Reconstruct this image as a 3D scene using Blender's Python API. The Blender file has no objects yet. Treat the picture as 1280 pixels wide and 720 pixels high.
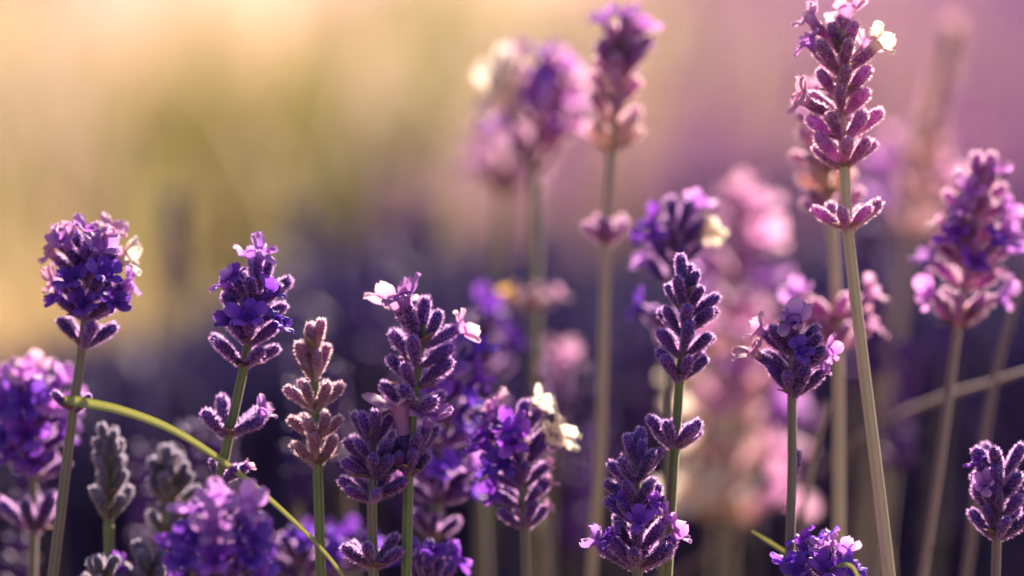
import bpy, math, random
import numpy as np
from mathutils import Vector, Matrix

R = math.radians
scene = bpy.context.scene
COL = scene.collection

# ------------------------------------------------------------------ camera
D = 0.556                # distance to the sharp flowers (m)
PITCH = R(8.0)           # camera looks slightly down
FOCUS = Vector((0.0, 0.0, 0.40))
FWD = Vector((0, math.cos(PITCH), -math.sin(PITCH)))
UP = Vector((0, math.sin(PITCH), math.cos(PITCH)))
CAM = FOCUS - FWD * D
W_FOC = 0.20             # frame width at the plane of focus (m)

cam_data = bpy.data.cameras.new('camera')
cam = bpy.data.objects.new('camera', cam_data)
COL.objects.link(cam)
cam.location = CAM
cam.rotation_euler = (math.pi / 2 - PITCH, 0, 0)
cam_data.sensor_width = 36.0
cam_data.lens = 36.0 * D / W_FOC
cam_data.clip_start = 0.02
cam_data.clip_end = 500
cam_data.dof.use_dof = True
cam_data.dof.focus_distance = D - 0.009
cam_data.dof.aperture_fstop = 5.0
scene.camera = cam

# ------------------------------------------------------------------ sky, sun, exposure
SUN_EL, SUN_AZ = R(24.0), R(13.0)      # behind the flowers, off to the right
world = bpy.data.worlds.new('World')
scene.world = world
world.use_nodes = True
wn = world.node_tree
wn.nodes.clear()
wo = wn.nodes.new('ShaderNodeOutputWorld')
wb = wn.nodes.new('ShaderNodeBackground')
sky = wn.nodes.new('ShaderNodeTexSky')
sky.sky_type = 'NISHITA'
sky.sun_disc = False
sky.sun_elevation = SUN_EL
sky.sun_rotation = SUN_AZ
sky.air_density = 1.2
sky.dust_density = 2.5
sky.ozone_density = 4.0
wb.inputs['Strength'].default_value = 0.05
wn.links.new(sky.outputs[0], wb.inputs[0])
wn.links.new(wb.outputs[0], wo.inputs[0])

sd = bpy.data.lights.new('sun', 'SUN')
sd.energy = 5.0
sd.angle = R(0.6)
sd.color = (1.0, 0.80, 0.66)
sun = bpy.data.objects.new('sun', sd)
COL.objects.link(sun)
to_sun = Vector((math.sin(SUN_AZ) * math.cos(SUN_EL), math.cos(SUN_AZ) * math.cos(SUN_EL), math.sin(SUN_EL)))
sun.rotation_euler = (-to_sun).to_track_quat('-Z', 'Y').to_euler()
sun.location = (1, 2, 2)

vs = scene.view_settings
vs.view_transform = 'Standard'
vs.look = 'None'
vs.gamma = 1.0
vs.use_curve_mapping = False
vs.exposure = 1.6
cy = scene.cycles
cy.max_bounces = 6
cy.diffuse_bounces = 4
cy.glossy_bounces = 2
cy.transmission_bounces = 4
cy.transparent_max_bounces = 4
cy.use_denoising = True
cy.caustics_reflective = False
cy.caustics_refractive = False

# ------------------------------------------------------------------ helpers
MM = 0.001


def at(px, py, d):
    """World point for a place in the view at d metres behind the plane of focus."""
    dep = D + d
    k = W_FOC / D / 1280.0 * dep
    return CAM + FWD * dep + Vector((1, 0, 0)) * ((px - 640) * k) + UP * ((360 - py) * k)


def mesh_from(name, V, F, mats, midx=None, smooth=True, tone=None):
    me = bpy.data.meshes.new(name)
    me.from_pydata([tuple(v) for v in V], [], F)
    for m in mats:
        me.materials.append(m)
    if midx is not None:
        me.polygons.foreach_set('material_index', np.asarray(midx, dtype=np.int32))
    me.polygons.foreach_set('use_smooth', np.full(len(me.polygons), smooth, dtype=bool))
    if tone is not None:
        a = me.attributes.new('tone', 'FLOAT', 'POINT')
        a.data.foreach_set('value', np.asarray(tone, dtype=np.float32))
    me.update()
    return me


def obj(name, me, parent=None):
    o = bpy.data.objects.new(name, me)
    COL.objects.link(o)
    if parent is not None:
        o.parent = parent
    return o


def tag(o, label=None, cat=None, group=None, kind=None):
    if label: o['label'] = label
    if cat: o['category'] = cat
    if group: o['group'] = group
    if kind: o['kind'] = kind
    return o


# ------------------------------------------------------------------ materials
def new_mat(name):
    m = bpy.data.materials.new(name)
    m.use_nodes = True
    nt = m.node_tree
    nt.nodes.clear()
    return m, nt


def N(nt, t, **kw):
    n = nt.nodes.new(t)
    for k, v in kw.items():
        setattr(n, k, v)
    return n


def ramp(nt, fac, stops):
    r = N(nt, 'ShaderNodeValToRGB')
    el = r.color_ramp.elements
    while len(el) < len(stops):
        el.new(0.5)
    for e, (p, c) in zip(el, stops):
        e.position = p
        e.color = (c[0], c[1], c[2], 1)
    nt.links.new(fac, r.inputs[0])
    return r.outputs[0]


def leafy(name, stops, transl=0.4, rough=0.6, sheen=0.0, sheen_tint=(1, .8, .95), var=0.25, noise_scale=900.0,
          trans_gain=1.4, attr=True, spec=0.3):
    """Thin plant tissue: colour along the part ('tone'), mottled, part of the light passing through."""
    m, nt = new_mat(name)
    L = nt.links.new
    out = N(nt, 'ShaderNodeOutputMaterial')
    at_ = N(nt, 'ShaderNodeAttribute', attribute_name='tone')
    tc = N(nt, 'ShaderNodeTexCoord')
    no = N(nt, 'ShaderNodeTexNoise')
    no.inputs['Scale'].default_value = noise_scale
    no.inputs['Detail'].default_value = 3
    L(tc.outputs['Object'], no.inputs['Vector'])
    oi = N(nt, 'ShaderNodeObjectInfo')
    add = N(nt, 'ShaderNodeMath', operation='MULTIPLY_ADD')
    add.inputs[1].default_value = 0.35
    L(no.outputs[0], add.inputs[0])
    off = N(nt, 'ShaderNodeMath', operation='ADD')
    off.inputs[1].default_value = -0.175
    L(at_.outputs['Fac'], off.inputs[0])
    L(off.outputs[0], add.inputs[2])
    col = ramp(nt, add.outputs[0], stops)
    hsv = N(nt, 'ShaderNodeHueSaturation')
    L(col, hsv.inputs['Color'])
    mr = N(nt, 'ShaderNodeMapRange')
    mr.inputs['To Min'].default_value = 1 - var
    mr.inputs['To Max'].default_value = 1 + var
    L(oi.outputs['Random'], mr.inputs['Value'])
    L(mr.outputs[0], hsv.inputs['Value'])
    mh = N(nt, 'ShaderNodeMath', operation='MULTIPLY_ADD')
    mh.inputs[1].default_value = 0.04
    mh.inputs[2].default_value = 0.48
    sx = N(nt, 'ShaderNodeMath', operation='FRACT')
    s7 = N(nt, 'ShaderNodeMath', operation='MULTIPLY')
    s7.inputs[1].default_value = 7.31
    L(oi.outputs['Random'], s7.inputs[0]); L(s7.outputs[0], sx.inputs[0]); L(sx.outputs[0], mh.inputs[0])
    L(mh.outputs[0], hsv.inputs['Hue'])
    pb = N(nt, 'ShaderNodeBsdfPrincipled')
    L(hsv.outputs[0], pb.inputs['Base Color'])
    pb.inputs['Roughness'].default_value = rough
    pb.inputs['Specular IOR Level'].default_value = spec
    if sheen:
        pb.inputs['Sheen Weight'].default_value = sheen
        pb.inputs['Sheen Roughness'].default_value = 0.35
        pb.inputs['Sheen Tint'].default_value = (*sheen_tint, 1)
    if transl > 0:
        tr = N(nt, 'ShaderNodeBsdfTranslucent')
        g = N(nt, 'ShaderNodeMixRGB', blend_type='MULTIPLY')
        g.inputs[0].default_value = 1
        g.inputs[2].default_value = (trans_gain, trans_gain, trans_gain, 1)
        L(hsv.outputs[0], g.inputs[1])
        L(g.outputs[0], tr.inputs['Color'])
        mx = N(nt, 'ShaderNodeMixShader')
        mx.inputs[0].default_value = transl
        L(pb.outputs[0], mx.inputs[1]); L(tr.outputs[0], mx.inputs[2])
        L(mx.outputs[0], out.inputs[0])
    else:
        L(pb.outputs[0], out.inputs[0])
    return m


def fuzz_mat(name, col):
    m, nt = new_mat(name)
    L = nt.links.new
    out = N(nt, 'ShaderNodeOutputMaterial')
    df = N(nt, 'ShaderNodeBsdfDiffuse'); df.inputs['Color'].default_value = (*col, 1)
    tr = N(nt, 'ShaderNodeBsdfTranslucent'); tr.inputs['Color'].default_value = (*col, 1)
    mx = N(nt, 'ShaderNodeMixShader'); mx.inputs[0].default_value = 0.92
    L(df.outputs[0], mx.inputs[1]); L(tr.outputs[0], mx.inputs[2]); L(mx.outputs[0], out.inputs[0])
    return m


M = {}
# calyx: pale woolly base running into the coloured tube and bud
M['violet'] = leafy('calyx_violet', [(0.0, (.30, .20, .24)), (.2, (.12, .045, .19)), (.6, (.062, .012, .175)), (1.0, (.14, .04, .36))],
                    transl=.15, sheen=.5, var=.35)
M['mauve'] = leafy('calyx_mauve', [(0.0, (.66, .46, .46)), (.25, (.54, .24, .46)), (.55, (.34, .08, .34)), (1.0, (.58, .26, .58))],  # upper spikes: washout by sun and flare is put into this paler colour
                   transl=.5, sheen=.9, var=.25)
M['grey'] = leafy('calyx_grey', [(0.0, (.26, .25, .15)), (.3, (.20, .19, .15)), (.7, (.11, .08, .19)), (1.0, (.24, .18, .36))],
                  transl=.15, sheen=.35, var=.2)
M['rose'] = leafy('calyx_rose', [(0.0, (.40, .34, .24)), (.25, (.44, .28, .30)), (.6, (.24, .09, .20)), (1.0, (.44, .22, .38))],
                  transl=.35, sheen=.45, var=.25)
M['blush'] = leafy('calyx_blush', [(0.0, (.60, .48, .34)), (.3, (.62, .42, .40)), (.65, (.48, .22, .42)), (1.0, (.62, .34, .52))],
                   transl=.5, sheen=.3, var=.2, trans_gain=1.5)
M['buff'] = leafy('calyx_buff', [(0.0, (.66, .52, .34)), (.3, (.78, .62, .48)), (.65, (.76, .52, .50)), (1.0, (.80, .58, .60))],
                  transl=.6, sheen=.3, var=.15, trans_gain=1.2)
M['fuzz_violet'] = fuzz_mat('calyx_hair_lilac', (.74, .46, .85))
M['fuzz_pale'] = fuzz_mat('calyx_hair_pale', (.88, .66, .76))
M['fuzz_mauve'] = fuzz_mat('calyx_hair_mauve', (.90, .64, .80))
M['fuzz_grey'] = fuzz_mat('calyx_hair_grey', (.47, .42, .52))
FUZZ = dict(violet='fuzz_violet', mauve='fuzz_mauve', grey='fuzz_grey', rose='fuzz_pale', blush='fuzz_pale', buff='fuzz_pale')
# corollas
M['c_violet'] = leafy('corolla_violet', [(0.0, (.13, .03, .35)), (.5, (.21, .055, .52)), (1.0, (.33, .12, .66))], transl=.45, var=.3, noise_scale=500)
M['c_lilac'] = leafy('corolla_lilac', [(0.0, (.30, .09, .42)), (.5, (.48, .20, .60)), (1.0, (.66, .36, .72))], transl=.5, var=.2, noise_scale=500)
M['c_pink'] = leafy('corolla_pink', [(0.0, (.48, .20, .44)), (.5, (.66, .34, .56)), (1.0, (.80, .52, .66))], transl=.5, var=.12, noise_scale=500, trans_gain=1.15)
M['c_cream'] = leafy('corolla_cream', [(0.0, (.62, .46, .44)), (.5, (.84, .72, .60)), (1.0, (.90, .82, .70))], transl=.5, var=.08, noise_scale=500, trans_gain=1.1)
M['c_yellow'] = leafy('corolla_yellow', [(0.0, (.60, .36, .10)), (.5, (.80, .54, .14)), (1.0, (.86, .64, .24))], transl=.5, var=.08, noise_scale=500, trans_gain=1.1)
M['bract'] = leafy('bract_brown', [(0.0, (.20, .15, .08)), (.5, (.26, .15, .14)), (1.0, (.34, .22, .20))], transl=.4, var=.25)
M['stem_green'] = leafy('stem_green', [(0.0, (.10, .13, .045)), (.5, (.17, .19, .075)), (1.0, (.24, .25, .11))], transl=.0, sheen=.5, sheen_tint=(1, .95, .75), var=.15, noise_scale=260)
M['stem_grey'] = leafy('stem_grey', [(0.0, (.13, .11, .085)), (.5, (.20, .165, .12)), (1.0, (.27, .225, .165))], transl=.0, sheen=.5, sheen_tint=(1, .9, .85), var=.15, noise_scale=260)
M['stem_mauve'] = leafy('stem_mauve', [(0.0, (.18, .11, .13)), (.5, (.27, .18, .17)), (1.0, (.36, .26, .22))], transl=.0, sheen=.5, sheen_tint=(1, .85, .85), var=.15, noise_scale=260)
M['stem_straw'] = leafy('stem_straw', [(0.0, (.42, .32, .23)), (.5, (.56, .44, .33)), (1.0, (.66, .54, .43))], transl=.15, sheen=.4, var=.1, noise_scale=260)
M['blade'] = leafy('grass_blade', [(0.0, (.36, .34, .14)), (.5, (.46, .44, .21)), (1.0, (.58, .54, .32))], transl=.45, var=.1, noise_scale=200, spec=.4)
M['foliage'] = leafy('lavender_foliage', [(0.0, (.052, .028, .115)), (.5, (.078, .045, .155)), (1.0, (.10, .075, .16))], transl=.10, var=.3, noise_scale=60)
M['bush_leaf'] = leafy('bush_leaf', [(0.0, (.05, .06, .05)), (.5, (.08, .10, .07)), (1.0, (.14, .16, .10))], transl=.3, var=.3, noise_scale=30)
M['bush_bloom'] = leafy('bush_bloom', [(0.0, (.17, .055, .23)), (.5, (.33, .125, .35)), (1.0, (.56, .28, .47))], transl=.35, var=.25, noise_scale=30)
M['head_violet'] = leafy('head_violet', [(0.0, (.07, .02, .16)), (.5, (.13, .04, .30)), (1.0, (.24, .09, .46))], transl=.2, var=.4, noise_scale=200, sheen=.3)

# ------------------------------------------------------------------ plant meshes (millimetres, built once and shared)
def calyx_mesh(pal, seed, hairs=680, sides=16, rings=10):
    rnd = random.Random(seed)
    Ln = 6.3
    V, F, T, MI = [], [], [], []
    prof = [(0, .28), (.08, .44), (.2, .64), (.38, .84), (.55, .97), (.7, 1.0), (.8, .96), (.86, .86), (.93, .62), (.98, .34)]
    bend = rnd.uniform(-.35, .35)
    bend2 = rnd.uniform(-.3, .3)

    def surf(t, a, rr):
        w = 1 + .07 * math.cos(a * 8) * min(1, t * 4) * (1 if t < .84 else .3)
        x = rr * w * math.cos(a) + bend * (t * t) * 1.2
        y = rr * w * math.sin(a) + bend2 * (t * t) * 1.2
        return (x, y, t * Ln)
    for t, r in prof:
        for s in range(sides):
            V.append(surf(t, 2 * math.pi * s / sides, r))
            T.append(t)
    for i in range(len(prof) - 1):
        for s in range(sides):
            F.append((i * sides + s, i * sides + (s + 1) % sides, (i + 1) * sides + (s + 1) % sides, (i + 1) * sides + s))
            MI.append(0)
    V.append((bend * 1.2, bend2 * 1.2, Ln)); T.append(1)
    top = len(V) - 1
    b = (len(prof) - 1) * sides
    for s in range(sides):
        F.append((b + s, b + (s + 1) % sides, top)); MI.append(0)
    # five blunt teeth round the mouth
    for k in range(5):
        a = 2 * math.pi * (k + .2) / 5
        t0 = .80
        p0 = surf(t0, a - .34, .97); p1 = surf(t0, a + .34, .97)
        pm = surf(.98, a, .92); pi_ = surf(.90, a, 1.06)
        n = len(V)
        V += [p0, p1, pi_, pm]; T += [.55, .55, .8, .95]
        F += [(n, n + 1, n + 2), (n + 2, n + 1, n + 3), (n, n + 2, n + 3)]; MI += [0, 0, 0]
    # woolly hairs
    rs = np.interp
    pt = [p[0] for p in prof]; pr = [p[1] for p in prof]
    for h in range(hairs):
        t = rnd.random() ** .85 * .97
        a = rnd.random() * 2 * math.pi
        r = float(rs(t, pt, pr))
        p = Vector(surf(t, a, r * .98))
        nrm = Vector((math.cos(a), math.sin(a), 1.4 * max(0, t - .8) * 4))
        d = (nrm + Vector((rnd.gauss(0, .35), rnd.gauss(0, .35), .5 + rnd.gauss(0, .35)))).normalized()
        ln = rnd.uniform(.32, .74)
        side = d.cross(Vector((rnd.gauss(0, 1), rnd.gauss(0, 1), rnd.gauss(0, 1)))).normalized() * .06
        n = len(V)
        V += [tuple(p - side), tuple(p + side), tuple(p + d * ln)]; T += [.5, .5, .5]
        F.append((n, n + 1, n + 2)); MI.append(1)
    return mesh_from('calyx_' + pal, V, F, [M[pal], M[FUZZ[pal]]], MI, True, T)


def corolla_mesh(pal, seed):
    """Short tube that opens into two upper and three lower rounded, ruffled lobes (origin at the calyx mouth)."""
    rnd = random.Random(seed)
    V, F, T = [], [], []
    prof = [(-1.0, .75), (.6, .85), (1.6, 1.05), (2.3, 1.5)]
    sd_ = 10
    for z, r in prof:
        for s in range(sd_):
            a = 2 * math.pi * s / sd_
            V.append((r * math.cos(a), r * math.sin(a), z)); T.append(.25)
    for i in range(3):
        for s in range(sd_):
            F.append((i * sd_ + s, i * sd_ + (s + 1) % sd_, (i + 1) * sd_ + (s + 1) % sd_, (i + 1) * sd_ + s))
    lobes = [(58, 3.1, 2.6, 14), (122, 3.1, 2.6, 14), (200, 2.1, 1.9, 44), (270, 2.4, 2.1, 58), (340, 2.1, 1.9, 44)]
    for az, ln, wd, tl in lobes:
        az = R(az + rnd.uniform(-12, 12)); tl = R(tl + rnd.uniform(-18, 22))
        ln *= rnd.uniform(.88, 1.12); wd *= rnd.uniform(.88, 1.12)
        rad = Vector((math.cos(az), math.sin(az), 0)); tan = Vector((-math.sin(az), math.cos(az), 0))
        ax = Vector((0, 0, 1))
        base = rad * 1.15 + ax * 1.9
        n0 = len(V)
        ph = rnd.uniform(0, 6.28)
        nu, nv = 7, 6
        for j in range(nv):
            v = j / (nv - 1)
            wv = wd * .5 * (.50 + .75 * math.sin(min(1, v * 1.02) * math.pi * .78 + .25)) * (1 - max(0, v - .72) ** 1.6 * 3.2)
            ang = tl + v * R(28)
            p = base + (rad * math.sin(ang) + ax * math.cos(ang)) * (ln * v)
            nrm = rad * math.cos(ang) - ax * math.sin(ang)
            for i in range(nu):
                u = i / (nu - 1) * 2 - 1
                cup = -.35 * u * u * wv + .42 * math.sin(u * 5 + ph + v * 3) * v * v
                q = p + tan * (u * wv) - nrm * cup
                V.append(tuple(q)); T.append(.35 + .6 * v - .25 * (1 - abs(u)) * (1 - v))
        for j in range(nv - 1):
            for i in range(nu - 1):
                a0 = n0 + j * nu + i
                F.append((a0, a0 + 1, a0 + nu + 1, a0 + nu))
    return mesh_from('corolla_' + pal, V, F, [M[pal]], None, True, T)


def bract_mesh(seed):
    rnd = random.Random(seed)
    V, F, T = [], [], []
    ln, wd = rnd.uniform(3.2, 4.4), rnd.uniform(1.7, 2.4)
    nu, nv = 5, 6
    for j in range(nv):
        v = j / (nv - 1)
        w = wd * .5 * max(.04, math.sin(math.pi * min(1, .18 + v * .82)) ** .8)
        for i in range(nu):
            u = i / (nu - 1) * 2 - 1
            V.append((u * w, -.5 * u * u * w + .5 * v * v, v * ln)); T.append(v)
    for j in range(nv - 1):
        for i in range(nu - 1):
            a0 = j * nu + i
            F.append((a0, a0 + 1, a0 + nu + 1, a0 + nu))
    return mesh_from('bract', V, F, [M['bract']], None, True, T)


CALYX, COROLLA = {}, {}
for pi_, pal in enumerate(('violet', 'mauve', 'grey', 'rose', 'blush', 'buff')):
    CALYX[pal] = [calyx_mesh(pal, 10 * pi_ + s) for s in range(4)]
for pi_, pal in enumerate(('c_violet', 'c_lilac', 'c_pink', 'c_cream', 'c_yellow')):
    COROLLA[pal] = [corolla_mesh(pal, 10 * pi_ + s) for s in range(4)]
BRACT = [bract_mesh(s) for s in range(4)]


def catmull(pts, n):
    P = [pts[0] * 2 - pts[1]] + list(pts) + [pts[-1] * 2 - pts[-2]]
    out = []
    for i in range(1, len(P) - 2):
        for k in range(n):
            t = k / n
            a, b, c, d_ = P[i - 1], P[i], P[i + 1], P[i + 2]
            out.append(.5 * ((2 * b) + (c - a) * t + (2 * a - 5 * b + 4 * c - d_) * t * t + (3 * b - a - 3 * c + d_) * t ** 3))
    out.append(pts[-1])
    return out


def tube_mesh(name, pts, rad, mat, sides=8, square=.18, seed=0):
    """Tapered, softly four-angled stem along pts; rad(t) in metres, t from 0 (first) to 1 (last)."""
    V, F, T = [], [], []
    n = len(pts)
    rnd = random.Random(seed)
    ref = Vector((1, .2, 0)).normalized()
    tw = rnd.uniform(0, 1)
    for i, p in enumerate(pts):
        d_ = (pts[min(i + 1, n - 1)] - pts[max(i - 1, 0)]).normalized()
        u = (ref - d_ * ref.dot(d_)).normalized()
        v = d_.cross(u)
        r = rad(i / (n - 1))
        for s in range(sides):
            a = 2 * math.pi * s / sides
            k = r * (1 + square * math.cos(4 * a + tw))
            V.append(p + (u * math.cos(a) + v * math.sin(a)) * k)
            T.append(.5 + .5 * math.cos(4 * a + tw) * .8)
    for i in range(n - 1):
        for s in range(sides):
            F.append((i * sides + s, i * sides + (s + 1) % sides, (i + 1) * sides + (s + 1) % sides, (i + 1) * sides + s))
    F.append(tuple(range(sides)))
    F.append(tuple(reversed(range((n - 1) * sides, n * sides))))
    return mesh_from(name, V, F, [mat], None, True, T)


def frame_z(dirv, roll):
    """Rotation taking local +Z to dirv, with a roll about it."""
    return dirv.normalized().to_track_quat('Z', 'Y').to_matrix().to_4x4() @ Matrix.Rotation(roll, 4, 'Z')


def ground_end(p, prev, rnd):
    """The stem goes on below the view, straightening, to the crown of its plant on the ground."""
    t = (p - prev).normalized()
    q = p + t * .10
    h = Vector((t.x, t.y, 0)) * .10
    m_ = q + h + Vector((0, 0, -.11))
    b = m_ + h * .5
    b.z = 0.0
    b.x += rnd.uniform(-.01, .01)
    return [q, m_, b]


COUNT = dict(calyx=0, corolla=0)


def stalk(label, stem, d, whorls, pal='violet', cpal='c_violet', stem_mat='stem_grey', seed=0, rad=.95, group=None,
          name='lavender_stalk', cat='lavender', rooted=True, lean=0.0):
    """One lavender stalk. stem: view points from the flower top downwards; d: metres behind the plane of focus;
    whorls: (y, count, tilt, size, [(azimuth, tilt, corolla palette, size), ...], [palette])."""
    rnd = random.Random(seed * 77 + 5)
    d0, d = d, d * (1.4 if d > 0 else 1.2)
    grow = (D + d) / (D + d0)
    rad *= grow
    ctrl = [at(x, y, d + lean * i) for i, (x, y) in enumerate(stem)]
    low = ctrl[-1]
    if rooted:
        allp = ctrl + ground_end(low, ctrl[-2], rnd)
    else:
        allp = ctrl
    path = catmull(allp, 10)
    origin = Vector((path[-1].x, path[-1].y, path[-1].z))
    root = bpy.data.objects.new(name, None)
    COL.objects.link(root)
    root.empty_display_size = .01
    root.location = origin
    tag(root, label, cat, group)
    rr = rad * MM * .8
    st = obj('stem', tube_mesh('stem', [p - origin for p in path], lambda t: rr * (.62 + .38 * min(1, t * 4) + .3 * t), M[stem_mat], seed=seed), root)
    # where the stem passes each height in view
    vis = path[:(len(ctrl) - 1) * 10 + 1]
    k = W_FOC / D / 1280.0

    def proj_y(p):
        q = p - CAM
        dep = q.dot(FWD)
        return 360 - q.dot(UP) / (k * dep)
    ys = [proj_y(p) for p in vis]

    def on_stem(y):
        for i in range(len(vis) - 1):
            if ys[i] <= y <= ys[i + 1]:
                t = (y - ys[i]) / max(1e-6, ys[i + 1] - ys[i])
                return vis[i].lerp(vis[i + 1], t), (vis[i] - vis[i + 1]).normalized()
        if y < ys[0]:
            return vis[0], (vis[0] - vis[1]).normalized()
        return vis[-1], (vis[-2] - vis[-1]).normalized()

    def place(y, az, tilt, size, kind_pal, cor=None, corsize=1.0):
        p, ax = on_stem(y)
        a = R(az)
        rad_v = Vector((math.cos(a), math.sin(a), 0))
        rad_v = (rad_v - ax * rad_v.dot(ax)).normalized()
        dirv = ax * math.cos(R(tilt)) + rad_v * math.sin(R(tilt))
        pos = p + rad_v * rr * .7 - ax * (.6 * MM)
        m = Matrix.Translation(pos - origin) @ frame_z(dirv, rnd.uniform(0, 6.28)) @ Matrix.Diagonal((size * MM, size * MM, size * MM * rnd.uniform(1.0, 1.22), 1))
        c = obj('calyx', rnd.choice(CALYX[kind_pal]), root)
        c.matrix_local = m
        COUNT['calyx'] += 1
        if cor:
            f = obj('corolla', rnd.choice(COROLLA[cor]), c)
            cs = corsize / 1.0
            f.matrix_local = Matrix.Translation((0, 0, 5.2)) @ Matrix.Rotation(rnd.uniform(-.3, .3), 4, 'X') @ Matrix.Diagonal((cs, cs, cs, 1))
            COUNT['corolla'] += 1

    for w in whorls:
        y, n, tilt, size = w[:4]
        size *= 1.06 * grow
        tilt += 3 if tilt > 20 else 0
        n = max(min(n, 3), round(n * .92))
        cors = w[4] if len(w) > 4 else []
        wp = w[5] if len(w) > 5 else pal
        ph = rnd.uniform(0, 360)
        taken = [c[0] for c in cors]
        for i in range(n):
            az = ph + i * 360 / n + rnd.uniform(-14, 14)
            if any(abs((az - t + 180) % 360 - 180) < 20 for t in taken):
                continue
            place(y + rnd.uniform(-5, 5), az, tilt + rnd.uniform(-9, 9), size * rnd.uniform(.88, 1.1), wp)
        for c in cors:
            place(y + rnd.uniform(-3, 3), c[0], c[1], size * rnd.uniform(.92, 1.05), wp, c[2], (c[3] if len(c) > 3 else 1.0) * .97)
        p, ax = on_stem(y + 4)
        if n >= 3:
            for i in range(3 if n > 4 else 2):
                a = rnd.uniform(0, 6.28)
                rv = Vector((math.cos(a), math.sin(a), 0)); rv = (rv - ax * rv.dot(ax)).normalized()
                tl = R(tilt + rnd.uniform(8, 26))
                dv = ax * math.cos(tl) + rv * math.sin(tl)
                b = obj('bract', rnd.choice(BRACT), root)
                # the bract's hollow side faces the stem
                zq = dv.normalized(); yq = (rv - zq * rv.dot(zq)).normalized(); xq = yq.cross(zq)
                rot = Matrix((xq, yq, zq)).transposed().to_4x4()
                s = size * MM * rnd.uniform(.8, 1.1)
                b.matrix_local = Matrix.Translation(p + rv * rr * .8 - origin) @ rot @ Matrix.Diagonal((s, s, s, 1))
    return root


# ------------------------------------------------------------------ ground
def build_ground():
    m, nt = new_mat('ground')
    L = nt.links.new
    out = N(nt, 'ShaderNodeOutputMaterial')
    pb = N(nt, 'ShaderNodeBsdfPrincipled')
    pb.inputs['Roughness'].default_value = .95
    tc = N(nt, 'ShaderNodeTexCoord')
    n1 = N(nt, 'ShaderNodeTexNoise'); n1.inputs['Scale'].default_value = 1.1; n1.inputs['Detail'].default_value = 6
    L(tc.outputs['Object'], n1.inputs['Vector'])
    c = ramp(nt, n1.outputs[0], [(.3, (.16, .10, .06)), (.5, (.34, .24, .14)), (.7, (.46, .34, .22))])
    L(c, pb.inputs['Base Color'])
    bp = N(nt, 'ShaderNodeBump'); bp.inputs['Distance'].default_value = .03
    n2 = N(nt, 'ShaderNodeTexNoise'); n2.inputs['Scale'].default_value = 30; n2.inputs['Detail'].default_value = 8
    L(tc.outputs['Object'], n2.inputs['Vector']); L(n2.outputs[0], bp.inputs['Height']); L(bp.outputs[0], pb.inputs['Normal'])
    L(pb.outputs[0], out.inputs[0])
    # one sheet to the horizon, finer and gently uneven near the plants
    xs = np.concatenate([np.linspace(-300, -12, 12), np.linspace(-10, 10, 61), np.linspace(12, 300, 12)])
    ysv = np.concatenate([np.linspace(-300, -3, 10), np.linspace(-2, 16, 61), np.linspace(18, 300, 14)])
    rng = np.random.default_rng(3)
    V = []
    for y in ysv:
        for x in xs:
            near = math.exp(-((x / 12) ** 2 + ((y - 6) / 12) ** 2))
            z = .04 * near * math.sin(x * 2.1 + y * .7) * math.cos(y * 1.7 - x * .4) * min(1, max(0, (y - 1.5))) + rng.normal(0, .004) * near * (y > 1.5)
            V.append((x, y, z))
    nx = len(xs)
    F = [(j * nx + i, j * nx + i + 1, (j + 1) * nx + i + 1, (j + 1) * nx + i) for j in range(len(ysv) - 1) for i in range(nx - 1)]
    o = obj('ground', mesh_from('ground', V, F, [m]))
    tag(o, 'dry straw coloured soil running back behind the lavender', 'ground', None, 'structure')


build_ground()


def blades(rng, P, H, wid, lean, tone, segs=3, spread=.6):
    """Many narrow leaves as arrays: P base points (n,3), H lengths, returns V, F, tone."""
    n = len(P)
    az = rng.uniform(0, 2 * np.pi, n)
    dirx = np.cos(az); diry = np.sin(az)
    wa = rng.uniform(0, 2 * np.pi, n)
    wx = np.cos(wa); wy = np.sin(wa)
    Vs = []; Ts = []
    for s in range(segs + 1):
        t = s / segs
        off = lean * H * t * t
        c = np.stack([P[:, 0] + dirx * off, P[:, 1] + diry * off, P[:, 2] + H * (t - .25 * lean * t * t)], 1)
        w = wid * (1 - t ** 1.5) * .5 + wid * .03
        sd_ = np.stack([wx * w, wy * w, np.zeros(n)], 1)
        Vs += [c - sd_, c + sd_]
        Ts += [tone, tone]
    V = np.stack(Vs, 1).reshape(-1, 3)
    T = np.stack(Ts, 1).reshape(-1)
    m = 2 * (segs + 1)
    F = []
    quad = np.array([[2 * s, 2 * s + 1, 2 * s + 3, 2 * s + 2] for s in range(segs)])
    F = (np.arange(n)[:, None, None] * m + quad[None]).reshape(-1, 4)
    return V, F, T


def fast_mesh(name, V, F, mats, tone=None, midx=None, smooth=True):
    me = bpy.data.meshes.new(name)
    V = np.asarray(V, dtype=np.float32); F = np.asarray(F, dtype=np.int32)
    me.vertices.add(len(V)); me.vertices.foreach_set('co', V.ravel())
    k = F.shape[1]
    me.loops.add(F.size); me.loops.foreach_set('vertex_index', F.ravel())
    me.polygons.add(len(F)); me.polygons.foreach_set('loop_start', np.arange(0, F.size, k, dtype=np.int32))
    for m in mats:
        me.materials.append(m)
    if midx is not None:
        me.polygons.foreach_set('material_index', np.asarray(midx, dtype=np.int32))
    me.polygons.foreach_set('use_smooth', np.full(len(F), smooth, dtype=bool))
    if tone is not None:
        a = me.attributes.new('tone', 'FLOAT', 'POINT'); a.data.foreach_set('value', np.asarray(tone, dtype=np.float32))
    me.update(calc_edges=True)
    return me


# ------------------------------------------------------------------ meadow grass behind
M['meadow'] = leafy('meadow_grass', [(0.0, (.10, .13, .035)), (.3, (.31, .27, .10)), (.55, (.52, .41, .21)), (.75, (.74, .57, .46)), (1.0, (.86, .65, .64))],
                    transl=.6, var=0, noise_scale=1.3, trans_gain=1.15)


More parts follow.
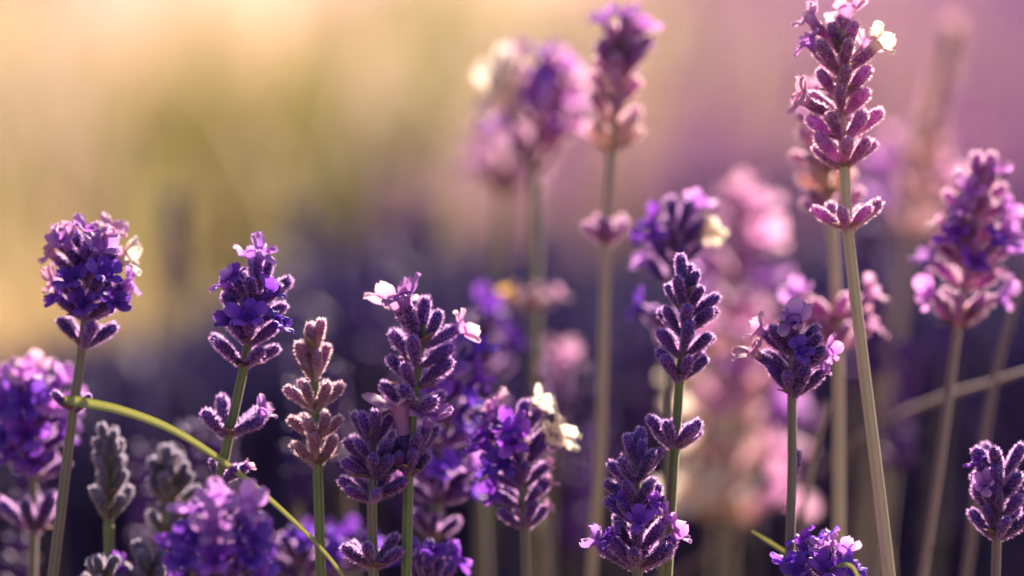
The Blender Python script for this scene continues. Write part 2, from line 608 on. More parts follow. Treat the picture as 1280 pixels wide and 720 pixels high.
def build_meadow():
    rng = np.random.default_rng(11)
    n = 60000
    y = 1.7 + 14 * rng.random(n) ** 1.5
    x = (rng.random(n) * 2 - 1) * (.55 + .30 * (y + .5))
    # clumps: thin the grass by a lumpy pattern
    lump = np.sin(x * 5.1 + 1.3 * np.sin(y * 2.3)) * np.cos(y * 3.1 + x * 1.7) + .5 * np.sin(x * 11 - y * 7)
    keep = rng.random(n) < (.45 + .4 * lump) * np.where((x > .012 * (y + .55)) & (y < 8), .3, 1)
    x, y, lump = x[keep], y[keep], lump[keep]
    n = len(x)
    rightness = np.clip((x / (.18 * (y + .55)) + .1), -1, 1)
    h = rng.uniform(.08, .24, n) * (.75 + .35 * lump)
    # greener close by and towards the middle, dry and straw coloured further out
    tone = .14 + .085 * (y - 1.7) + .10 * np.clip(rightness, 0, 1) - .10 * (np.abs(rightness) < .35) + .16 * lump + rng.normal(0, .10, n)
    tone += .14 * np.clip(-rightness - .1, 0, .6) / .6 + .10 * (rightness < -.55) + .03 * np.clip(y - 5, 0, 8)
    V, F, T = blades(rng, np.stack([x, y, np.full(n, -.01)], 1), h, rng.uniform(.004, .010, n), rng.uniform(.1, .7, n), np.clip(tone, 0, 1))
    # taller dry tufts standing out of it
    trng = np.random.default_rng(8)
    VV, FF, TT = [V], [F], [T]
    nv = len(V)
    for i in range(120):
        ty = 2.2 + 11 * trng.random() ** 1.2
        tx = (trng.random() * 2 - 1) * (.22 * (ty + .55)) - .03 * ty
        m = 110
        r = trng.uniform(.05, .16)
        P = np.stack([tx + trng.normal(0, r, m), ty + trng.normal(0, r, m), np.full(m, -.01)], 1)
        tt = trng.choice([1.0, .9, .95, .6, .3, .15, .0]) if ty > 5 else trng.choice([.8, .5, .3, .15, .0, .1])
        v2, f2, t2 = blades(trng, P, trng.uniform(.2, .42, m), trng.uniform(.006, .014, m), trng.uniform(.1, .6, m), np.clip(tt + trng.normal(0, .06, m), 0, 1))
        VV.append(v2); FF.append(f2 + nv); TT.append(t2); nv += len(v2)
    V, F, T = np.concatenate(VV), np.concatenate(FF), np.concatenate(TT)
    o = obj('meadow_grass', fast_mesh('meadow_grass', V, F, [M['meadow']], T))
    tag(o, 'blurred sunlit meadow grass, olive green turning to pinkish straw', 'grass', None, 'stuff')


build_meadow()


# ------------------------------------------------------------------ the planting's own dark leaf mass
def top_line(px):
    """Height in view (pixel row) that the dark foliage reaches, by column."""
    return np.interp(px, [-200, 0, 120, 250, 380, 560, 700, 850, 1000, 1150, 1300, 1500],
                     [430, 455, 430, 395, 335, 310, 335, 340, 320, 310, 320, 320])


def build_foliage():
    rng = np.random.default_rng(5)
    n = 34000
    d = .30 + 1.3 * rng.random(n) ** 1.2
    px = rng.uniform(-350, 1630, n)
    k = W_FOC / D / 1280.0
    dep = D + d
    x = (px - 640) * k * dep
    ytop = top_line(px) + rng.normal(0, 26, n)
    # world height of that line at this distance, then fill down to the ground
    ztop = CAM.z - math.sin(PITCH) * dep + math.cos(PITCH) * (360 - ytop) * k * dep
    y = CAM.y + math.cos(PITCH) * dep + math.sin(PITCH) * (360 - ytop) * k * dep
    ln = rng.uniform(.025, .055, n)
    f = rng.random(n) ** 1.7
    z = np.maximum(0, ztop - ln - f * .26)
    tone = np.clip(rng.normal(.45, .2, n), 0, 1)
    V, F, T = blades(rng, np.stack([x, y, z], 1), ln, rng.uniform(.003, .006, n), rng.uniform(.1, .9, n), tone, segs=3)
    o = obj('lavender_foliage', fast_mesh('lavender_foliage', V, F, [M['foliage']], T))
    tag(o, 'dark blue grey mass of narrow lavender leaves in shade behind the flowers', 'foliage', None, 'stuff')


build_foliage()


# ------------------------------------------------------------------ far lavender bushes
def build_bush_meshes(seed):
    rng = np.random.default_rng(seed)
    n = 2600
    a = rng.uniform(0, 2 * np.pi, n); r = .20 * np.sqrt(rng.random(n))
    z = .02 + .20 * rng.random(n) * (1 - (r / .24) ** 2)
    V, F, T = blades(rng, np.stack([r * np.cos(a), r * np.sin(a), z], 1), rng.uniform(.03, .07, n), rng.uniform(.004, .008, n),
                     rng.uniform(.1, .9, n), np.clip(rng.normal(.5, .2, n), 0, 1))
    leaf = fast_mesh('bush_leaves', V, F, [M['bush_leaf']], T)
    # spikes: thin stem and a lumpy head of small facets
    m = 130
    a = rng.uniform(0, 2 * np.pi, m); r = .22 * np.sqrt(rng.random(m))
    hz = .26 + .14 * rng.random(m) * (1 - (r / .3) ** 2)
    Vv, Ff, Tt = [], [], []
    for i in range(m):
        bx, by = r[i] * math.cos(a[i]), r[i] * math.sin(a[i])
        tx, ty = bx * 1.6, by * 1.6
        n0 = len(Vv)
        w = .0012
        Vv += [(bx - w, by, .05), (bx + w, by, .05), (tx + w, ty, hz[i]), (tx - w, ty, hz[i])]
        Tt += [.1] * 4
        Ff.append((n0, n0 + 1, n0 + 2, n0 + 3))
        for k in range(14):
            s = k / 13
            c = Vector((tx, ty, hz[i] - .005 + .045 * s))
            aa = rng.uniform(0, 6.28)
            dv = Vector((math.cos(aa), math.sin(aa), .8)).normalized()
            sd_ = dv.cross(Vector((0, 0, 1))).normalized() * .0032
            up = dv * .009
            n0 = len(Vv)
            Vv += [tuple(c - sd_), tuple(c + sd_), tuple(c + up + sd_ * .7), tuple(c + up - sd_ * .7)]
            Tt += [float(np.clip(rng.normal(.5, .25), 0, 1))] * 4
            Ff.append((n0, n0 + 1, n0 + 2, n0 + 3))
    bloom = fast_mesh('bush_blooms', Vv, Ff, [M['bush_bloom']], Tt)
    return leaf, bloom


BUSH = [build_bush_meshes(s) for s in (1, 2, 3)]
brnd = random.Random(4)
bush_spots = []
for row, (x0, y0, x1, y1, cnt) in enumerate([(.28, 2.1, 2.6, 9.5, 13), (.75, 2.2, 3.6, 9.5, 11), (.22, 3.4, 1.5, 10.5, 9), (.15, 2.0, .95, 7.5, 12), (.34, 2.0, 1.5, 8.0, 13)]):
    for i in range(cnt):
        t = (i + brnd.uniform(-.2, .2)) / (cnt - 1)
        bush_spots.append((x0 + (x1 - x0) * t + brnd.uniform(-.1, .1), y0 + (y1 - y0) * t, brnd.uniform(.85, 1.15) * (.74 + .26 * t)))
bush_spots += [(-1.75, 8.6, 1.1), (-1.38, 9.4, 1.0), (-1.62, 10.6, 1.1), (-.62, 9.8, .9)]
for i, (x, y, s) in enumerate(bush_spots):
    leaf, bloom = BUSH[i % 3]
    r_ = bpy.data.objects.new('lavender_bush', None)
    COL.objects.link(r_)
    r_.location = (x, y, 0); r_.rotation_euler.z = brnd.uniform(0, 6.28); r_.scale = (s, s, s)
    tag(r_, 'far blurred lavender bush glowing mauve in the field beyond the dark foliage', 'bush', 'lavender bushes in the far field')
    obj('foliage', leaf, r_)
    tag(obj('flower_spikes', bloom, r_), kind='stuff')

# ------------------------------------------------------------------ blurred stalks between the focus and the dark foliage
def lump_head(seed):
    rnd = random.Random(seed)
    V, F, T = [], [], []
    for w in range(6):
        z = w * 5.2
        for i in range(7):
            a = 6.28 * i / 7 + w + rnd.uniform(-.3, .3)
            tl = R(rnd.uniform(25, 55)) * (1 - w * .08)
            dv = Vector((math.cos(a) * math.sin(tl), math.sin(a) * math.sin(tl), math.cos(tl)))
            u = dv.cross(Vector((0, 0, 1))).normalized(); v = dv.cross(u)
            ln = rnd.uniform(5, 7.5); rr = rnd.uniform(1.1, 1.9)
            tn = rnd.uniform(.2, .9)
            n0 = len(V)
            for t, r in ((0, .4), (.35, .95), (.7, 1), (1, .35)):
                for s in range(6):
                    b = 6.28 * s / 6
                    V.append(tuple(Vector((0, 0, z)) + dv * (ln * t) + (u * math.cos(b) + v * math.sin(b)) * rr * r)); T.append(tn * (.5 + .5 * t))
            for j in range(3):
                for s in range(6):
                    F.append((n0 + j * 6 + s, n0 + j * 6 + (s + 1) % 6, n0 + (j + 1) * 6 + (s + 1) % 6, n0 + (j + 1) * 6 + s))
            F.append(tuple(n0 + 18 + s for s in range(6)))
    return mesh_from('flower_head', V, F, [M['head_violet']], None, True, T)


HEADS = [lump_head(s) for s in range(4)]


def soft_stalk(px, ytop, d, label, group, rnd, tilt=0, size=1.0, stem_mat='stem_grey'):
    p = at(px, ytop, d)
    top = p - Vector((0, 0, .032 * size))
    base = Vector((top.x * .9 + rnd.uniform(-.03, .03), top.y + rnd.uniform(-.03, .03), 0))
    r_ = bpy.data.objects.new('lavender_stalk', None)
    COL.objects.link(r_)
    r_.location = base
    tag(r_, label, 'lavender', group)
    mid = (top + base) * .5 + Vector((rnd.uniform(-.012, .012), rnd.uniform(-.01, .01), 0))
    path = catmull([top + Vector((0, 0, .02)), top, mid, base], 5)
    obj('stem', tube_mesh('stem', [q - base for q in path], lambda t: .0009 * (.8 + .5 * t), M[stem_mat], sides=6), r_)
    h = obj('flower_head', rnd.choice(HEADS), r_)
    ax = (top - mid).normalized()
    h.matrix_local = Matrix.Translation(top - base) @ frame_z(ax, rnd.uniform(0, 6.28)) @ Matrix.Diagonal((size * MM,) * 3 + (1,))


frnd = random.Random(21)
deep = [(215, 245, .42, 1.1), (470, 320, .30, 1), (540, 255, .45, 1.2), (600, 395, .10, 1), (560, 330, .35, 1), (1095, 285, .16, 1.2),
        (1120, 430, .15, 1), (1075, 330, .22, 1), (370, 475, .10, .9), (430, 460, .12, .9), (240, 530, .08, 1), (285, 545, .10, .9),
        (180, 560, .11, .9), (690, 480, .12, .8), (760, 470, .25, 1.1), (800, 420, .3, 1), (905, 390, .2, 1), (950, 340, .25, 1.1),
        (1010, 330, .3, 1.1), (1180, 380, .3, 1), (1260, 420, .35, 1.1), (640, 420, .3, 1), (720, 540, .2, 1), (60, 520, .3, 1), (15, 590, .08, .9)]
for i, (px, yt, d, s) in enumerate(deep):
    soft_stalk(px, yt, d, 'out of focus violet lavender stalk dissolving into the dark foliage', 'blurred violet stalks against the dark foliage', frnd, size=s)
for i in range(60):
    d = frnd.uniform(.25, 1.1)
    px = frnd.uniform(-20, 1300)
    soft_stalk(px, float(top_line(px)) + frnd.uniform(-20, 190), d, 'out of focus violet lavender stalk dissolving into the dark foliage',
               'blurred violet stalks against the dark foliage', frnd, size=frnd.uniform(.9, 1.3))

for i in range(70):
    px = frnd.choice([frnd.uniform(740, 1300), frnd.uniform(740, 1300), frnd.uniform(380, 700)])
    yt = frnd.uniform(190, 340) if px > 720 else frnd.uniform(250, 350)
    soft_stalk(px, yt, frnd.uniform(.6, 1.5), 'out of focus violet lavender stalk dissolving into the dark foliage',
               'blurred violet stalks against the dark foliage', frnd, size=frnd.uniform(1.0, 1.5))

# ------------------------------------------------------------------ the lavender stalks in view
V_, L_, P_, C_, Y_ = 'c_violet', 'c_lilac', 'c_pink', 'c_cream', 'c_yellow'
#            azimuth: 0 right, 90 away, 180 left, 270 towards the camera
stalk('violet lavender head crowned with pale petals, above the tip of the arching grass blade',
      [(112, 312), (109, 370), (103, 432), (88, 540), (66, 720)], .004,
      [(322, 3, 14, .95, [(150, 35, P_, 1.1), (30, 30, P_, 1.1), (270, 20, L_, 1.1), (200, 60, P_, .8)]),
       (345, 5, 34, 1.0, [(5, 58, C_, 1.2), (25, 40, P_, 1.1), (185, 55, P_, .9), (290, 40, L_), (235, 40, L_)]),
       (372, 6, 45, 1.0, [(10, 62, L_, .9), (175, 64, P_, .85), (250, 55, V_, 1.05), (300, 55, V_, 1.05)]),
       (395, 6, 50, 1.0, [(355, 55, L_, .85), (270, 60, V_), (220, 60, V_, .9), (315, 60, V_, .9)]),
       (428, 5, 38, 1.0), (508, 3, 42, .8)], seed=1)
stalk('soft purple lavender head with pinkish top petals and a widely splayed lower whorl',
      [(42, 490), (42, 600), (42, 655), (40, 720)], .022,
      [(505, 4, 25, 1.05, [(100, 30, P_, 1.2), (200, 45, L_, 1.2), (340, 45, L_, 1.2), (270, 40, L_, 1.2)]),
       (530, 5, 48, 1.05, [(190, 60, L_, 1.2), (350, 60, L_, 1.2), (270, 55, V_, 1.2), (230, 55, V_, 1.1), (310, 55, L_, 1.1)]),
       (560, 6, 50, 1.05, [(270, 60, V_, 1.2), (200, 60, V_, 1.1), (340, 60, V_, 1.1), (240, 60, V_)]),
       (590, 7, 52, 1.0, [(280, 60, V_), (240, 60, V_)]),
       (660, 5, 40, 1.3)], seed=2)
stalk('slim grey green lavender bud spike under the arching grass blade',
      [(137, 560), (137, 620), (136, 660), (137, 720)], .012,
      [(562, 3, 10, .8), (580, 5, 20, .85), (600, 5, 22, .85), (620, 4, 24, .8), (645, 6, 30, .95)], pal='grey', stem_mat='stem_green', seed=3)
stalk('plump grey green lavender bud spike with spaced whorls in front of dark violet blur',
      [(212, 580), (212, 620), (208, 665), (204, 720)], .018,
      [(588, 4, 12, .85), (606, 5, 28, .95), (626, 6, 38, .95), (668, 5, 36, 1.0)], pal='grey', stem_mat='stem_green', seed=4)
stalk('leaning violet lavender head with pink petal tip and a splayed whorl lower down',
      [(322, 345), (315, 400), (304, 462), (286, 545), (266, 640)], .0,
      [(355, 3, 12, .9, [(270, 12, L_, 1.15), (120, 20, L_, 1.0)]),
       (378, 6, 36, 1.0, [(190, 58, L_, 1.0), (215, 45, V_)]),
       (402, 7, 42, 1.0, [(300, 35, V_, 1.0)]),
       (425, 7, 44, .95, [(270, 50, V_, 1.1), (235, 50, V_), (320, 50, V_)]),
       (455, 5, 52, 1.05), (540, 4, 44, 1.15, [(355, 42, L_, .8)]), (600, 2, 40, .8, [(0, 45, P_, .5)])], seed=5, stem_mat='stem_green')
stalk('bright violet open lavender head low in front of the leaning stalk',
      [(276, 662), (276, 720), (278, 760)], -.028,
      [(672, 3, 14, 1.0, [(100, 20, L_, 1.1), (200, 40, L_, 1.1), (330, 40, L_, 1.1), (270, 30, L_, 1.1)]),
       (695, 5, 40, 1.0, [(180, 58, V_, 1.2), (0, 58, L_, 1.1), (270, 50, L_, 1.2), (225, 55, V_, 1.1), (315, 55, V_, 1.1)]),
       (720, 6, 46, 1.0, [(180, 60, V_, 1.2), (350, 60, V_, 1.2), (270, 55, V_, 1.2), (225, 55, V_), (315, 55, V_)]),
       (745, 6, 46, 1.0, [(200, 60, V_, 1.1), (340, 60, V_, 1.1)])], seed=6)
stalk('slender rosy lavender bud spike with neat spaced whorls on an olive stem',
      [(393, 425), (394, 500), (397, 580), (401, 720)], .0,
      [(438, 3, 8, .95), (470, 4, 16, .95), (508, 6, 38, .95), (543, 6, 42, .95), (577, 6, 40, .95)], pal='rose', stem_mat='stem_green', seed=7)
stalk('small blurred violet flower head low beside the crossing grass blade',
      [(378, 685), (378, 730), (380, 760)], .03,
      [(700, 5, 30, 1, [(180, 55, V_, 1.1), (270, 40, V_, 1.1), (0, 50, V_)]), (720, 6, 45, 1, [(200, 55, V_), (330, 55, V_)])], seed=8)
stalk('second small blurred violet flower head low behind the rosy bud spike',
      [(425, 680), (425, 730), (424, 760)], .045,
      [(695, 5, 30, 1, [(180, 55, V_, 1.1), (270, 40, V_, 1.1), (0, 50, V_)]), (715, 6, 45, 1, [(200, 55, V_), (330, 55, V_)])], seed=9)
stalk('round violet lavender head of lilac rimmed buds with a second whorl close beneath',
      [(466, 540), (466, 600), (465, 632), (466, 690), (467, 730)], .0,
      [(550, 5, 22, 1.0), (572, 7, 44, 1.0), (594, 8, 54, 1.0), (620, 8, 56, 1.0), (705, 6, 50, 1.0)], seed=10)
stalk('tall dark violet lavender head crowned by two pale pink petals',
      [(532, 405), (524, 450), (516, 520), (511, 590), (508, 720)], .0,
      [(428, 3, 16, 1.1, [(165, 44, P_, 1.25), (20, 50, P_, 1.0), (200, 30, L_, 1.15)]),
       (452, 4, 46, 1.1), (480, 5, 54, 1.1), (512, 5, 58, 1.1),
       (568, 4, 34, 1.0, [(205, 12, P_, 1.7), (330, 25, L_, 1.2)]), (588, 6, 44, .95)], seed=11, stem_mat='stem_green')
stalk('soft violet lavender head full of open petals pressed behind the pink crowned head',
      [(564, 455), (558, 540), (548, 620), (538, 680), (524, 730)], .024,
      [(468, 4, 22, 1.0, [(200, 40, L_, 1.1), (340, 40, V_, 1.1)]), (495, 5, 42, 1.0, [(270, 45, L_, 1.2), (190, 50, V_, 1.1), (340, 50, V_, 1.1)]),
       (525, 5, 46, 1.0, [(250, 50, V_, 1.2), (320, 50, V_, 1.1), (180, 50, V_)]), (555, 6, 46, 1.0, [(300, 50, V_, 1.1), (0, 55, V_)]),
       (605, 5, 42, 1.0, [(200, 55, L_, 1.1), (330, 50, L_, 1.1), (270, 50, V_)]), (625, 5, 50, 1.0, [(190, 60, L_), (350, 60, V_)]), (668, 6, 48, 1.05)],
      seed=12, stem_mat='stem_green')
stalk('blurred violet lavender head on grey stem between pink crowned head and cream petals',
      [(605, 410), (602, 480), (598, 600), (598, 740)], .075,
      [(425, 5, 25, 1.1, [(270, 30, V_, 1.2)]), (450, 7, 45, 1.1, [(200, 50, V_, 1.1), (330, 50, V_, 1.1)]), (475, 7, 48, 1.1), (520, 5, 45, 1.0)], seed=13)
stalk('violet lavender head with a cluster of bright cream petals on one side',
      [(650, 525), (652, 590), (656, 660), (658, 730)], .010,
      [(540, 3, 20, 1.0, [(160, 45, P_, 1.0), (20, 35, C_, 1.0), (200, 55, L_, 1.0)]),
       (558, 4, 40, 1.0, [(0, 55, C_, 1.2), (20, 80, C_, 1.0), (190, 58, V_, 1.1), (250, 50, V_)]),
       (580, 4, 44, 1.0, [(345, 45, C_, .8), (195, 60, V_, 1.2), (260, 50, V_, 1.1)]),
       (605, 4, 44, .95, [(0, 50, P_, .5), (190, 55, V_, 1.1), (240, 50, V_)]),
       (630, 4, 44, .9, [(0, 48, P_, .55), (200, 55, V_)]), (655, 4, 44, .85, [(0, 46, P_, .6)])], seed=14)
stalk('blurred tall lilac lavender head with pale petals and one yellow petal far down its stem',
      [(676, 84), (672, 150), (668, 210), (668, 370), (667, 560), (668, 740)], .085,
      [(108, 4, 20, 1.15, [(160, 40, P_, 1.1), (20, 40, L_, 1.1), (270, 20, L_, 1.0)]),
       (132, 5, 40, 1.15, [(200, 52, C_, 1.7), (350, 48, P_, 1.2), (270, 40, V_, .9)]),
       (158, 5, 42, 1.15, [(200, 56, C_, 1.7), (260, 45, L_, 1.2), (10, 40, L_, 1.0)]),
       (184, 5, 42, 1.15, [(190, 50, L_, 1.3), (350, 52, P_, 1.4), (300, 50, L_, 1.2)]),
       (212, 4, 36, 1.15, [(5, 32, C_, .9)], 'rose'),
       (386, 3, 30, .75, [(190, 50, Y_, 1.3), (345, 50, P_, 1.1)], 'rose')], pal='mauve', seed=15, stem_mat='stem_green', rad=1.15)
stalk('paler stem with rose petals half hidden behind the tall lilac head',
      [(642, 180), (630, 240), (620, 380), (612, 560)], .16,
      [(215, 5, 40, 1.2, [(185, 40, P_, 1.5), (270, 40, P_, 1.5)]), (240, 5, 40, 1.2, [(300, 50, P_, 1.5), (220, 50, P_, 1.5)])], pal='blush', seed=16, stem_mat='stem_green', rad=1.2)
stalk('small stalk holding a single blurred blush pink petal before dark purple shade',
      [(697, 470), (694, 520), (690, 620), (686, 740)], .085,
      [(492, 2, 20, .9, [(300, 10, P_, 1.7)]), (510, 4, 40, .85)], seed=17)
stalk('tall pale mauve lavender spike with a separate round whorl far down its stem',
      [(777, 50), (772, 110), (765, 195), (758, 300), (750, 560), (738, 740)], .042,
      [(62, 4, 18, 1.0, [(150, 30, L_, 1.1), (30, 34, L_, 1.1), (270, 25, L_)]), (80, 6, 32, 1.05, [(10, 44, L_, .8)]), (98, 6, 36, 1.1), (126, 7, 38, 1.1, [], 'blush'), (154, 7, 42, 1.1, [], 'blush'),
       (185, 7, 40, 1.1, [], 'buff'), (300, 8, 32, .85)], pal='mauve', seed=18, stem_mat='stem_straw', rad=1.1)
stalk('blurred purple lavender head with cream petals rising behind a sharper violet spike',
      [(846, 275), (842, 350), (838, 470), (836, 560), (826, 740)], .034,
      [(288, 4, 20, 1.05, [(20, 30, L_, 1.0)]), (308, 5, 40, 1.05, [(0, 45, C_, 1.0), (200, 45, V_)]), (330, 5, 42, 1.05, [(350, 45, C_, 1.0), (220, 45, V_)]),
       (355, 6, 44, 1.05, [(190, 52, L_)]), (410, 6, 46, 1.0, [(180, 55, V_)])], seed=19, stem_mat='stem_grey')
stalk('sharp violet lavender spike with white rimmed buds and a separate whorl on its stem',
      [(860, 350), (856, 410), (850, 476), (847, 520), (843, 570), (833, 740)], .0,
      [(366, 3, 14, .95), (388, 6, 36, .95), (412, 7, 42, 1.0), (440, 7, 44, 1.0), (470, 7, 44, 1.0), (556, 9, 44, .95)], seed=20, stem_mat='stem_green')
stalk('sharp deep violet lavender spike widening downwards, low between two stems',
      [(795, 562), (796, 640), (797, 720), (797, 745)], -.004,
      [(578, 4, 18, .95), (600, 6, 36, .95), (625, 7, 42, .95), (650, 7, 44, 1.0, [(235, 45, V_, .7), (310, 45, V_, .7)]),
       (680, 6, 46, 1.05, [(0, 48, L_, .8), (270, 50, V_, .8)]), (706, 6, 50, 1.15, [(180, 52, L_, .85), (350, 48, L_, .8), (215, 45, V_, .7)])], seed=21)
stalk('blurred lavender head with two round blush petals, above the glowing peach spike',
      [(918, 285), (918, 350), (916, 440), (914, 600), (912, 740)], .12,
      [(300, 4, 25, 1.2, [(20, 22, P_, 1.7), (270, 20, P_, 1.6)]), (345, 6, 42, 1.2, [(10, 30, P_, 1.7), (185, 50, L_, 1.4), (280, 35, P_, 1.5)]),
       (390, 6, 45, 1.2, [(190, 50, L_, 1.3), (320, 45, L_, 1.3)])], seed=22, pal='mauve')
stalk('large blurred lavender spike glowing peach and pink against deep shade',
      [(922, 450), (918, 560), (911, 650), (908, 740)], .125,
      [(468, 6, 30, 1.4, [(160, 40, P_, 1.5), (20, 40, P_, 1.5), (270, 30, P_, 1.5)]), (505, 6, 42, 1.4, [(185, 50, C_, 1.5), (350, 50, P_, 1.4), (270, 40, L_, 1.4)]),
       (545, 6, 44, 1.4, [(190, 52, C_, 1.4), (340, 50, L_, 1.4), (250, 45, P_, 1.3)]), (585, 6, 46, 1.4, [(185, 52, C_, 1.4), (355, 52, P_, 1.4), (270, 45, C_, 1.2)]),
       (650, 6, 48, 1.4, [(185, 60, C_, 1.9), (355, 55, P_, 1.9), (270, 55, C_, 1.8), (225, 60, C_, 1.8)])], pal='buff', seed=23, stem_mat='stem_green', rad=1.2)
stalk('sharp round lavender head with white edged dark buds and pink petals on one side',
      [(990, 405), (990, 450), (990, 500), (990, 590), (986, 740)], .0,
      [(420, 4, 18, .95), (440, 6, 40, 1.0, [(180, 52, P_, 1.0), (270, 40, L_, 1.0)]), (462, 6, 48, 1.0, [(185, 62, P_, .95), (0, 58, L_, .8), (280, 55, V_, .8)]),
       (490, 6, 44, 1.0, [(350, 50, L_, .6)]), (598, 1, 14, .9)], seed=24, stem_mat='stem_grey')
stalk('tallest sunlit mauve lavender spike with one white petal near its top',
      [(1052, 35), (1051, 120), (1056, 210), (1060, 290), (1076, 430), (1096, 590), (1114, 740)], .0,
      [(62, 3, 14, 1.0, [(60, 22, P_, 1.3), (160, 42, P_, 1.2)]), (88, 5, 38, 1.05, [(355, 48, C_, 1.1), (20, 40, P_, 1.0), (170, 42, L_, 1.1)]),
       (115, 6, 44, 1.05), (142, 6, 46, 1.05, [(190, 62, P_, 1.2)]), (170, 7, 46, 1.05), (205, 8, 46, 1.05), (283, 7, 46, 1.05)],
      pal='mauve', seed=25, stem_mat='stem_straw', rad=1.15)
stalk('pale mauve lavender spike close behind the tallest one, on an olive stem',
      [(1028, 120), (1032, 200), (1040, 290), (1047, 430), (1048, 560), (1048, 740)], .032,
      [(135, 5, 25, 1.05), (160, 6, 40, 1.05), (185, 7, 46, 1.05, [], 'blush'), (212, 7, 46, 1.05, [], 'blush'), (240, 7, 44, 1.05, [], 'buff'), (268, 6, 46, 1.0),
       (400, 5, 46, 1.1, [(185, 50, L_, 1.1), (350, 50, P_, 1.1)]), (430, 6, 46, 1.1, [(200, 50, P_, 1.1), (0, 55, P_, 1.1)])],
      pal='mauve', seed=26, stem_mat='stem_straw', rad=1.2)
stalk('oval lilac lavender head edged with rosy buds on a bare leaning stem',
      [(1226, 215), (1212, 310), (1196, 415), (1177, 560), (1150, 740)], .027,
      [(228, 4, 16, 1.0), (250, 6, 36, 1.05, [(290, 40, L_, .8)], 'mauve'), (274, 6, 44, 1.05, [(10, 50, L_, 1.0), (250, 45, L_, .9)]), (300, 6, 48, 1.05, [(5, 55, L_, 1.1), (180, 56, P_, .7), (235, 50, L_, 1.0)]),
       (328, 6, 50, 1.05, [(0, 58, L_, 1.1), (180, 58, P_, .7), (230, 50, V_, 1.1), (310, 50, V_)]),
       (356, 6, 50, 1.05, [(355, 55, P_, .8), (185, 56, L_, .9), (270, 50, V_)]), (388, 5, 48, 1.0, [(185, 58, L_, 1.1), (350, 58, L_, 1.1)]), (408, 6, 40, .95)],
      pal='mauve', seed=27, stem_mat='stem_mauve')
stalk('sharp violet lavender head with lilac rimmed buds, lower neighbour of the oval lilac head',
      [(1254, 580), (1250, 630), (1246, 675), (1244, 740)], .0,
      [(592, 5, 32, 1.0), (615, 6, 46, 1.0, [(200, 40, V_, .7)]), (640, 6, 44, 1.0, [(225, 40, L_, .7)]), (666, 6, 40, .95)], seed=28, stem_mat='stem_mauve')
stalk('bright violet flower head touched by a thin curled grass blade',
      [(1030, 706), (1030, 740), (1031, 765)], -.004,
      [(718, 3, 20, .9, [(160, 35, V_, 1.0), (30, 35, L_, 1.0), (270, 30, L_, 1.1), (90, 20, V_, 1.0)]),
       (738, 5, 40, .95, [(180, 44, V_, 1.0), (0, 44, V_, 1.0), (270, 44, V_, 1.1), (225, 55, V_), (315, 55, V_)])], seed=29)
stalk('violet petal tips low beneath the soft head behind the pink crowned one',
      [(536, 722), (536, 750), (536, 770)], .008,
      [(732, 5, 25, 1, [(160, 45, V_, 1.1), (30, 45, V_, 1.1), (270, 30, V_, 1.1)])], seed=30)
stalk('grey bud tips low beside the slim grey green spike',
      [(128, 715), (128, 745), (128, 765)], .006, [(728, 5, 25, .9), (745, 6, 45, .9)], pal='grey', seed=31)
stalk('lilac grey bud tips low between plump bud spike and bright violet head',
      [(188, 702), (188, 740), (188, 765)], .012, [(716, 5, 28, 1), (735, 7, 48, 1.0, [(200, 50, V_)])], pal='grey', seed=32)
stalk('pale buff out of focus bud spike leaning behind the oval lilac head',
      [(1190, 45), (1172, 120), (1152, 200), (1136, 280), (1110, 480)], .17,
      [(60, 4, 8, 1.0), (85, 4, 10, 1.0), (115, 4, 10, 1.1), (145, 5, 10, 1.1), (175, 5, 12, 1.1), (215, 5, 30, 1.2, [(180, 40, P_, 1.0)]), (250, 6, 40, 1.3, [(190, 45, L_, 1.4), (330, 45, P_, 1.4)]), (290, 6, 40, 1.2, [(200, 45, L_, 1.3)])],
      pal='buff', seed=33, stem_mat='stem_straw', rad=1.7)


# ------------------------------------------------------------------ bare stems and blades of grass
def bare_stem(label, pts, d, mat, rad, name='bare_stem', cat='stem', rooted=True, seed=0):
    rnd = random.Random(seed)
    c = [at(x, y, d + dd) for x, y, dd in pts]
    if rooted:
        c = c + ground_end(c[-1], c[-2], rnd)
    path = catmull(c, 10)
    o_ = path[-1].copy()
    o = obj(name, tube_mesh(name, [p - o_ for p in path], lambda t: rad * MM * (.7 + .5 * t), M[mat], seed=seed))
    o.location = o_
    tag(o, label, cat)
    return o


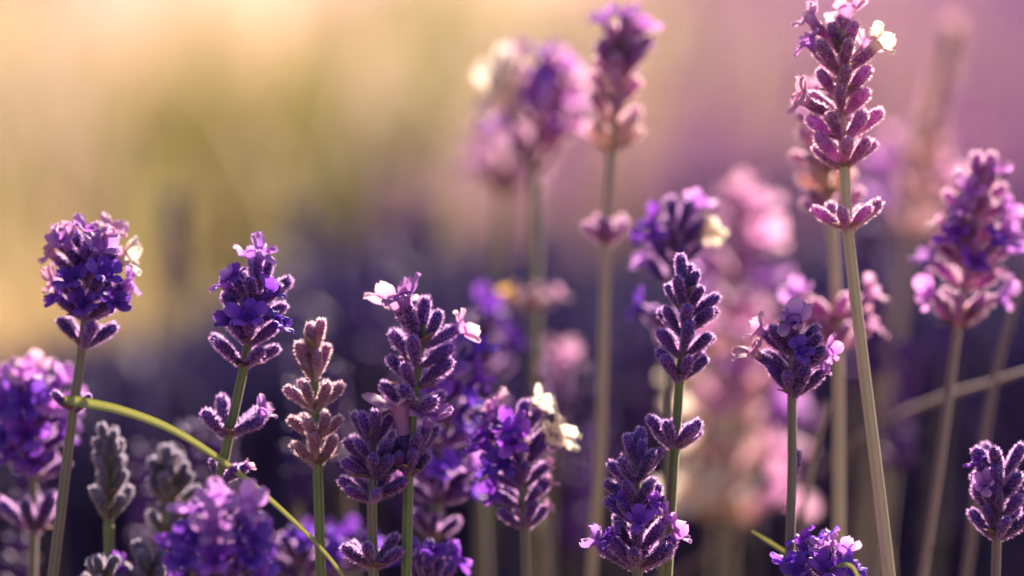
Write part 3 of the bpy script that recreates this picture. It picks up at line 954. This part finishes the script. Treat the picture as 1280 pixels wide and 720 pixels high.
bare_stem('blurred bare stem rising past the oval lilac head', [(1300, 290, 0), (1262, 400, 0), (1235, 520, 0), (1205, 740, 0)], .07, 'stem_mauve', .9, seed=3)
bare_stem('blurred mauve twig slanting across behind the leaning stem of the oval head', [(1320, 452, -.02), (1240, 478, 0), (1170, 500, .015), (1080, 545, .03), (960, 640, .05)], .075, 'stem_mauve', .75, seed=4, name='twig', cat='twig')
bare_stem('faint blurred stem in shade right of the cream petalled head', [(676, 600, 0), (680, 660, 0), (684, 740, 0)], .10, 'stem_mauve', .8, seed=5)
bare_stem('faint leaning stem between the white edged head and the olive stem', [(1035, 500, 0), (1012, 590, 0), (990, 740, 0)], .06, 'stem_mauve', .7, seed=6)


def grass_blade(label, pts, d, width, seed=0):
    c = [at(x, y, d + dd) for x, y, dd in pts]
    path = catmull(c, 12)
    n = len(path)
    V, F, T = [], [], []
    o_ = path[-1].copy()
    for i, p in enumerate(path):
        t = i / (n - 1)
        dr = (path[min(i + 1, n - 1)] - path[max(i - 1, 0)]).normalized()
        side = dr.cross(Vector((0.1, -1, .35)).normalized()).normalized()
        nrm = side.cross(dr).normalized()
        w = width(t) * MM * .5
        for u in (-1, -.5, 0, .5, 1):
            V.append(p - o_ + side * (u * w) + nrm * (abs(u) * w * .55)); T.append(.75 - .5 * abs(u) + .25 * t)
        for u in (.5, 0, -.5):
            V.append(p - o_ + side * (u * w) + nrm * (abs(u) * w * .55 - .12 * MM)); T.append(.4)
    k = 8
    for i in range(n - 1):
        for s in range(k):
            F.append((i * k + s, i * k + (s + 1) % k, (i + 1) * k + (s + 1) % k, (i + 1) * k + s))
    o = obj('grass_blade', mesh_from('grass_blade', V, F, [M['blade']], None, True, T))
    o.location = o_
    tag(o, label, 'grass blade')


grass_blade('long yellow green blade of grass arching across several lavender stems',
            [(68, 497, .006), (100, 503, .002), (150, 513, -.002), (210, 535, -.003), (270, 571, -.003), (330, 618, -.003), (390, 674, -.003), (430, 722, -.003), (500, 830, 0), (560, 1000, .01), (590, 1500, .02), (600, 2700, .03)], 0,
            lambda t: 2.4 * min(1, .25 + t * 9) * max(.35, 1 - t * 1.15))
grass_blade('thin pale blade of grass running down to a low bright violet head',
            [(940, 664, .01), (965, 680, .008), (1000, 702, .003), (1030, 716, -.008), (1056, 706, -.012), (1072, 722, -.012), (1090, 800, -.01), (1110, 1000, 0), (1120, 1500, 0), (1130, 2700, 0)], 0,
            lambda t: 1.0 * min(1, .4 + t * 6))
print('calyces', COUNT)
